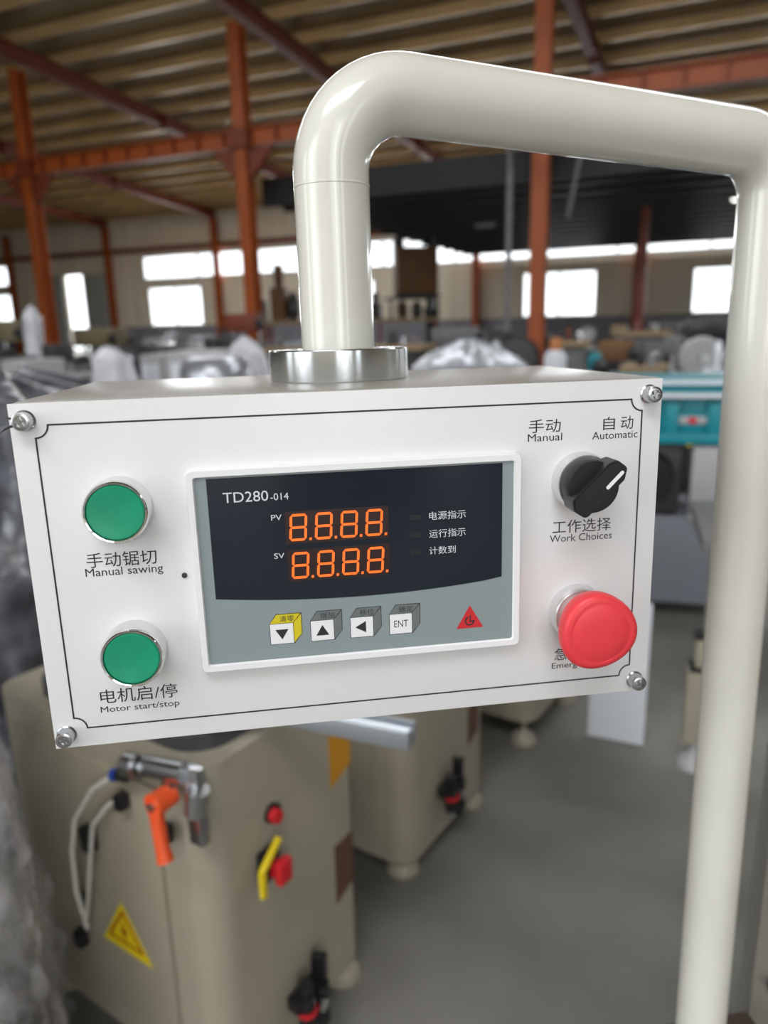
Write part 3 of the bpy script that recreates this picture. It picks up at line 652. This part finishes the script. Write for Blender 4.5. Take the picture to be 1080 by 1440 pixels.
# ================================================================== MACHINES FAR
def wood_machine(x, y, rz, w, d, h, body, top, kind, label, acc=None, name='workshop_machine'):
    o = empty(name, (x, y, 0), rz, label, 'machine'); acc = acc or M_DARK; th = h*.72 if kind in 'dhw' else h
    if kind == 'c':      # plain cabinet
        s = MB(); s.box((0, 0, h*.52), (w, d, h*.92), bev=.02); s.build('cabinet', body, o)
        s = MB(); s.box((-w*.22, -d*.5-.006, h*.55), (w*.4, .012, h*.7), bev=.004); s.build('door', top, o); s = MB(); s.box((w*.22, -d*.5-.006, h*.55), (w*.4, .012, h*.7), bev=.004); s.build('door', top, o)
        s = MB(); s.box((0, 0, .03), (w*.9, d*.9, .06)); s.build('plinth', M_DARK, o); return o
    if kind == 'r':      # drum / round tank on a base
        s = MB(); s.lathe([(w*.42, .12), (w*.5, .16), (w*.5, h-.12), (w*.47, h-.05), (w*.36, h), (.001, h)], None, 36); s.build('drum', top, o)
        s = MB(); s.lathe([(w*.505, h-.20), (w*.515, h-.19), (w*.515, h-.17), (w*.505, h-.16)], None, 36, cap=False); s.build('band', M_STEEL, o)
        s = MB(); s.box((0, 0, .06), (w*.8, w*.8, .12), bev=.01); s.build('base', body, o); return o
    s = MB(); s.box((0, 0, th*.45), (w*.75, d*.8, th*.82), bev=.02); s.build('cabinet', body, o)
    s = MB(); s.box((0, 0, th*.88), (w, d, th*.06), bev=.01); s.build('table', top, o)
    s = MB(); s.box((0, 0, .02), (w*.85, d*.9, .04)); s.build('plinth', M_DARK, o)
    if kind == 's':      # saw bench: fence + blade guard
        s = MB(); s.box((w*.2, 0, th*.95), (.04, d*.9, th*.09)); s.build('fence', M_STEEL, o)
        s = MB(); s.lathe([(.14, -.02), (.15, 0), (.14, .02)], Matrix.Translation((-w*.1, 0, th*.95)) @ Matrix.Rotation(R(90), 4, 'Y'), 20); s.build('blade_guard', acc, o)
    if kind == 'd':      # drill: column and head
        s = MB(); s.cyl((0, d*.2, th*.9), (0, d*.2, h*.98), .045, seg=14); s.build('column', M_STEEL, o)
        s = MB(); s.box((0, 0, h*.90), (w*.42, d*.8, h*.16), bev=.03); s.build('head', acc, o)
        s = MB(); s.cyl((0, -d*.2, th), (0, -d*.2, h*.84), .02, seg=10); s.build('spindle', M_STEEL, o)
    if kind == 'h':      # planer head with posts
        s = MB(); s.box((0, 0, h*.88), (w*.8, d*.6, h*.2), bev=.04); s.build('head', acc, o)
        for sx in (-1, 1):
            q = MB(); q.cyl((sx*w*.34, 0, th*.9), (sx*w*.34, 0, h*.85), .03, seg=10); q.build('post', M_STEEL, o)
        s = MB(); s.lathe([(.07, -.01), (.085, 0), (.07, .01)], Matrix.Translation((w*.44, -d*.32, h*.86)) @ Matrix.Rotation(R(90), 4, 'X'), 18); s.build('hand_wheel', M_BLACK, o)
    if kind == 'w':      # wheel machine: band wheels
        s = MB(); s.lathe([(.16, -.05), (.18, 0), (.16, .05)], Matrix.Translation((0, -d*.3, h*.86)) @ Matrix.Rotation(R(90), 4, 'X'), 28); s.build('wheel', acc, o)
        s = MB(); s.cyl((0, -d*.40, h*.86), (0, -d*.1, h*.86), .05, seg=16); s.build('hub', M_STEEL, o)
        s = MB(); s.box((0, d*.1, h*.82), (w*.5, .08, h*.3), bev=.02); s.build('frame', body, o)
    return o
def pxw(px, y): return y*((px-540)/1086+.006)
T = [  # px column, distance, size, kind, colours, label
 (20, 12.0, .55, .8, 1.60, 'h', M_OLIVE, M_OLIVE, M_OLIVE, 'bulky olive machine at the left edge below the far left window'),
 (8, 8.6, .5, .6, 1.15, 's', M_MID, M_IRON, M_DARK, 'grey saw bench at the far left above the wrapped machine'),
 (40, 7.4, .3, .5, 1.18, 'c', M_LIGHTG, M_LIGHTG, None, 'small pale cabinet at the left, in front of the dark column foot'),
 (78, 9.2, .45, .5, 1.28, 'd', M_DARK, M_IRON, M_DARK, 'dark drill machine at the foot of the left orange column'),
 (112, 8.6, .3, .5, 1.05, 's', M_MID, M_LIGHTG, M_DARK, 'low grey bench between the dark column foot and the white sheeted cabinet'),
 (140, 12.5, 1.0, .7, 1.45, 'h', M_DARK, M_MID, M_OLIVE, 'dark planer in front of the sliding door'),
 (190, 9.6, .42, .6, 1.22, 'w', M_DARK, M_MID, M_BLACK, 'dark wheel machine right of the white sheeted cabinet'),
 (224, 8.0, .26, .4, 1.18, 'c', M_LIGHTG, M_GUARD, None, 'slim pale cabinet under the left window'),
 (262, 12.0, 1.3, .7, 1.28, 's', M_MID, M_STEEL, M_MID, 'long grey bench machine below the left window'),
 (288, 7.0, .58, .5, 1.24, 'c', M_LIGHTG, M_GUARD, None, 'wide white cabinet behind the round silver drum'),
 (298, 5.5, .52, .5, 1.215, 'r', M_MID, mat('silver drum metal', (178, 182, 190), .3, .6), None, 'round silver grey drum standing behind the box top'),
 (306, 9.8, .5, .5, 1.30, 'd', M_DARK, M_IRON, M_DARK, 'dark drill head right of the wide white cabinet'),
 (345, 14.5, .8, .8, 1.65, 'h', M_DARK, M_MID, M_DKORANGE, 'dark machine at the foot of the wall column near the rack'),
 (400, 12.5, .9, .7, 1.15, 's', M_DARK, M_SHELF, M_MID, 'bench machine with brown top left of the pipe'),
 (560, 10.5, .9, .6, 1.22, 's', M_DARK, M_SHELF, M_DARK, 'dark bench below the rack, right of the pipe'),
 (640, 13.5, 1.0, .7, 1.32, 'h', M_MID, M_LIGHTG, M_MID, 'grey planer right of the rack under the canopy edge'),
 (705, 10.0, .7, .6, 1.28, 'w', M_DARK, M_IRON, M_BLACK, 'black wheel machine right of the foil wrapped machine'),
 (735, 6.2, .24, .4, 1.30, 'w', M_DARK, M_MID, M_BLACK, 'near black wheel head at the foot of the bright orange column'),
 (805, 11.0, .5, .6, 1.20, 's', M_MID, M_SHELF, M_DKORANGE, 'grey bench with a dark red guard below the middle window'),
 (840, 7.2, .15, .3, 1.12, 'h', M_TEAL, M_TEAL, M_TEAL, 'small teal machine seen above the right end of the box'),
 (870, 9.0, .5, .6, 1.17, 'h', M_MID, M_LIGHTG, M_BROWN, 'grey machine with brown head right of the small teal one'),
 (905, 12.0, .8, .6, 1.30, 's', M_MID, M_SHELF, M_DKORANGE, 'bench machine below the wall column between the right windows'),
 (912, 6.4, .36, .5, 1.13, 's', M_OLIVE, M_SHELF, M_DARK, 'tan bench machine just above the right corner of the box'),
 (950, 8.2, .4, .5, 1.24, 'd', M_MID, M_LIGHTG, M_MID, 'grey drill machine above the teal machine'),
 (985, 6.2, .34, .5, 1.26, 'w', M_DARK, M_LIGHTG, M_LIGHTG, 'machine with a pale wheel directly above the teal machine'),
 (1005, 9.5, .7, .6, 1.42, 'h', M_BLACK, M_DARK, M_BLACK, 'black machine block left of the upright cream pole'),
 (1020, 5.2, .22, .4, 1.17, 's', M_LIGHTG, M_GUARD, M_GUARD, 'pale bench touching the left side of the cream pole'),
 (170, 14.5, .6, .6, 1.36, 'd', M_DARK, M_MID, M_DARK, 'dark drill machine in front of the wall column left of the left window'),
 (232, 15.5, .7, .6, 1.30, 's', M_DARK, M_LIGHTG, M_MID, 'distant bench with a pale top under the left window'),
 (325, 16.5, .5, .6, 1.42, 'w', M_MID, M_MID, M_DARK, 'distant grey wheel machine right of the left window'),
 (655, 17.5, .9, .6, 1.25, 's', M_BROWN, M_SHELF, M_DARK, 'distant brown bench at the wall column under the canopy edge'),
 (704, 14.6, .5, .6, 1.30, 'd', M_DARK, M_MID, M_MID, 'distant dark drill machine left of the grey conduit'),
 (762, 14.5, .5, .6, 1.12, 'h', M_DARK, M_MID, M_DARK, 'low dark machine behind the bright orange column foot'),
 (825, 15.5, .7, .6, 1.22, 'w', M_DARK, M_LIGHTG, M_LIGHTG, 'distant machine with a pale wheel at the thin dark red post'),
 (872, 14.0, .6, .6, 1.28, 'd', M_DARK, M_MID, M_SHELF, 'distant drill machine with a tan head at the dark canopy post'),
 (950, 16.8, .8, .6, 1.30, 'h', M_DARK, M_MID, M_MID, 'distant grey planer right of the wall column between the windows'),
 (968, 12.0, .4, .5, 1.30, 'd', M_DARK, M_LIGHTG, M_DARK, 'dark drill machine under the right window'),
]
for i, (px, y, w, d, h, k, b, t, a, lab) in enumerate(T):
    wood_machine(pxw(px, y), y, R(-24 if i % 3 else -10), w, d, h, b, t, k, lab, a)
# white canister with an orange cap
y = 7.0; o = empty('canister', (pxw(783, y), y, 0), 0, 'white canister with an orange cap below the middle window', 'canister')
s = MB(); s.lathe([(.09, 0), (.10, .03), (.10, 1.08), (.06, 1.14), (.001, 1.14)], None, 24); s.build('body', M_GUARD, o)
s = MB(); s.lathe([(.055, 1.13), (.055, 1.22), (.04, 1.25), (.001, 1.25)], None, 20); s.build('cap', mat('orange cap', (190, 120, 70), .5), o)

# rack with stacked goods behind the pipe
yR = 19.5
rk = empty('storage_rack', (pxw(495, yR), yR, 0), 0, 'long storage rack with a brown board behind the pipe and collar', 'rack')
s = MB(); s.box((0, 0, 1.42), (4.3, 1.0, .10)); s.build('shelf', M_SHELF, rk)
s = MB(); s.box((0, 0, .5), (4.3, 1.0, .06)); s.build('shelf', M_SHELF, rk)
s = MB(); s.box((1.45, -.2, 1.93), (1.3, .9, .04)); s.build('upper_shelf', M_DARK, rk)
for x in (.98, 2.12): s = MB(); s.box((x, -.2, 1.69), (.06, .8, .44)); s.build('upright', M_DARK, rk)
for x in (-2.1, -.7, .7, 2.1):
    for yy in (-.45, .45):
        s = MB(); s.box((x, yy, .72), (.08, .08, 1.44)); s.build('post', M_DKORANGE, rk)
def goods(px, z0, w, h, m, kind, label, dy=0.0):
    o = empty('carton' if kind == 'b' else 'machine_part', (pxw(px, yR+dy), yR+dy, z0), R(random.uniform(-15, 15)), label, 'carton' if kind == 'b' else 'machine part', 'goods on the storage rack')
    s = MB()
    if kind == 'b': s.box((0, 0, h/2), (w, .6, h), bev=.03); s.build('body', m, o); q = MB(); q.box((0, -.31, h*.5), (w*.9, .02, .08)); q.build('strap', M_SHELF, o)
    elif kind == 'm':
        s.box((0, 0, h*.3), (w*.8, .5, h*.6), bev=.05); s.build('body', m, o); q = MB(); q.cyl((0, 0, h*.5), (0, 0, h), w*.22, w*.3, 16); q.build('head', m, o)
        q = MB(); q.cyl((-w*.5, -.1, h*.5), (w*.5, -.1, h*.5), w*.1, seg=12); q.build('shaft', M_MID, o)
    else:
        s.lathe([(w*.3, 0), (w*.5, h*.2), (w*.5, h*.7), (w*.2, h)], None, 20); s.build('body', m, o); q = MB(); q.cyl((0, -w*.7, h*.5), (0, -w*.3, h*.5), w*.16, seg=14); q.build('flange', M_MID, o)
for g in ((364, 1.47, .5, .9, M_DARK, 'm', 'dark machine part at the left end of the rack board'), (395, 1.47, .45, 1.35, M_BROWN, 'm', 'tall brown machine part left of the pipe on the rack'),
          (414, 1.47, .3, .7, M_DARK, 'r', 'round dark part touching the left side of the pipe'), (528, 1.47, .35, .62, M_DARK, 'm', 'dark part on the rack at the right side of the pipe'),
          (566, 1.47, .28, .42, M_BROWN, 'r', 'small round brown part right of the pipe on the rack'), (586, 1.47, .28, .40, M_DARK, 'r', 'second small round part right of the pipe on the rack'),
          (603, 1.47, .24, .42, M_DARK, 'm', 'small dark part at the right end of the rack board')):
    goods(*g)
o = empty('carton', (pxw(585, yR-.3), yR-.3, 2.02), R(8), 'big brown carton raised high on the rack, right of the pipe', 'carton')
s = MB(); s.box((0, 0, .55), (1.0, .7, 1.1), bev=.03); s.build('body', M_BROWN, o); s = MB(); s.box((-.42, -.05, 1.18), (.22, .4, .25), bev=.02); s.build('top_flap', M_DARK, o)
s = MB(); s.box((0, 0, -.04), (1.1, .8, .06)); s.build('pallet', M_DARK, o)
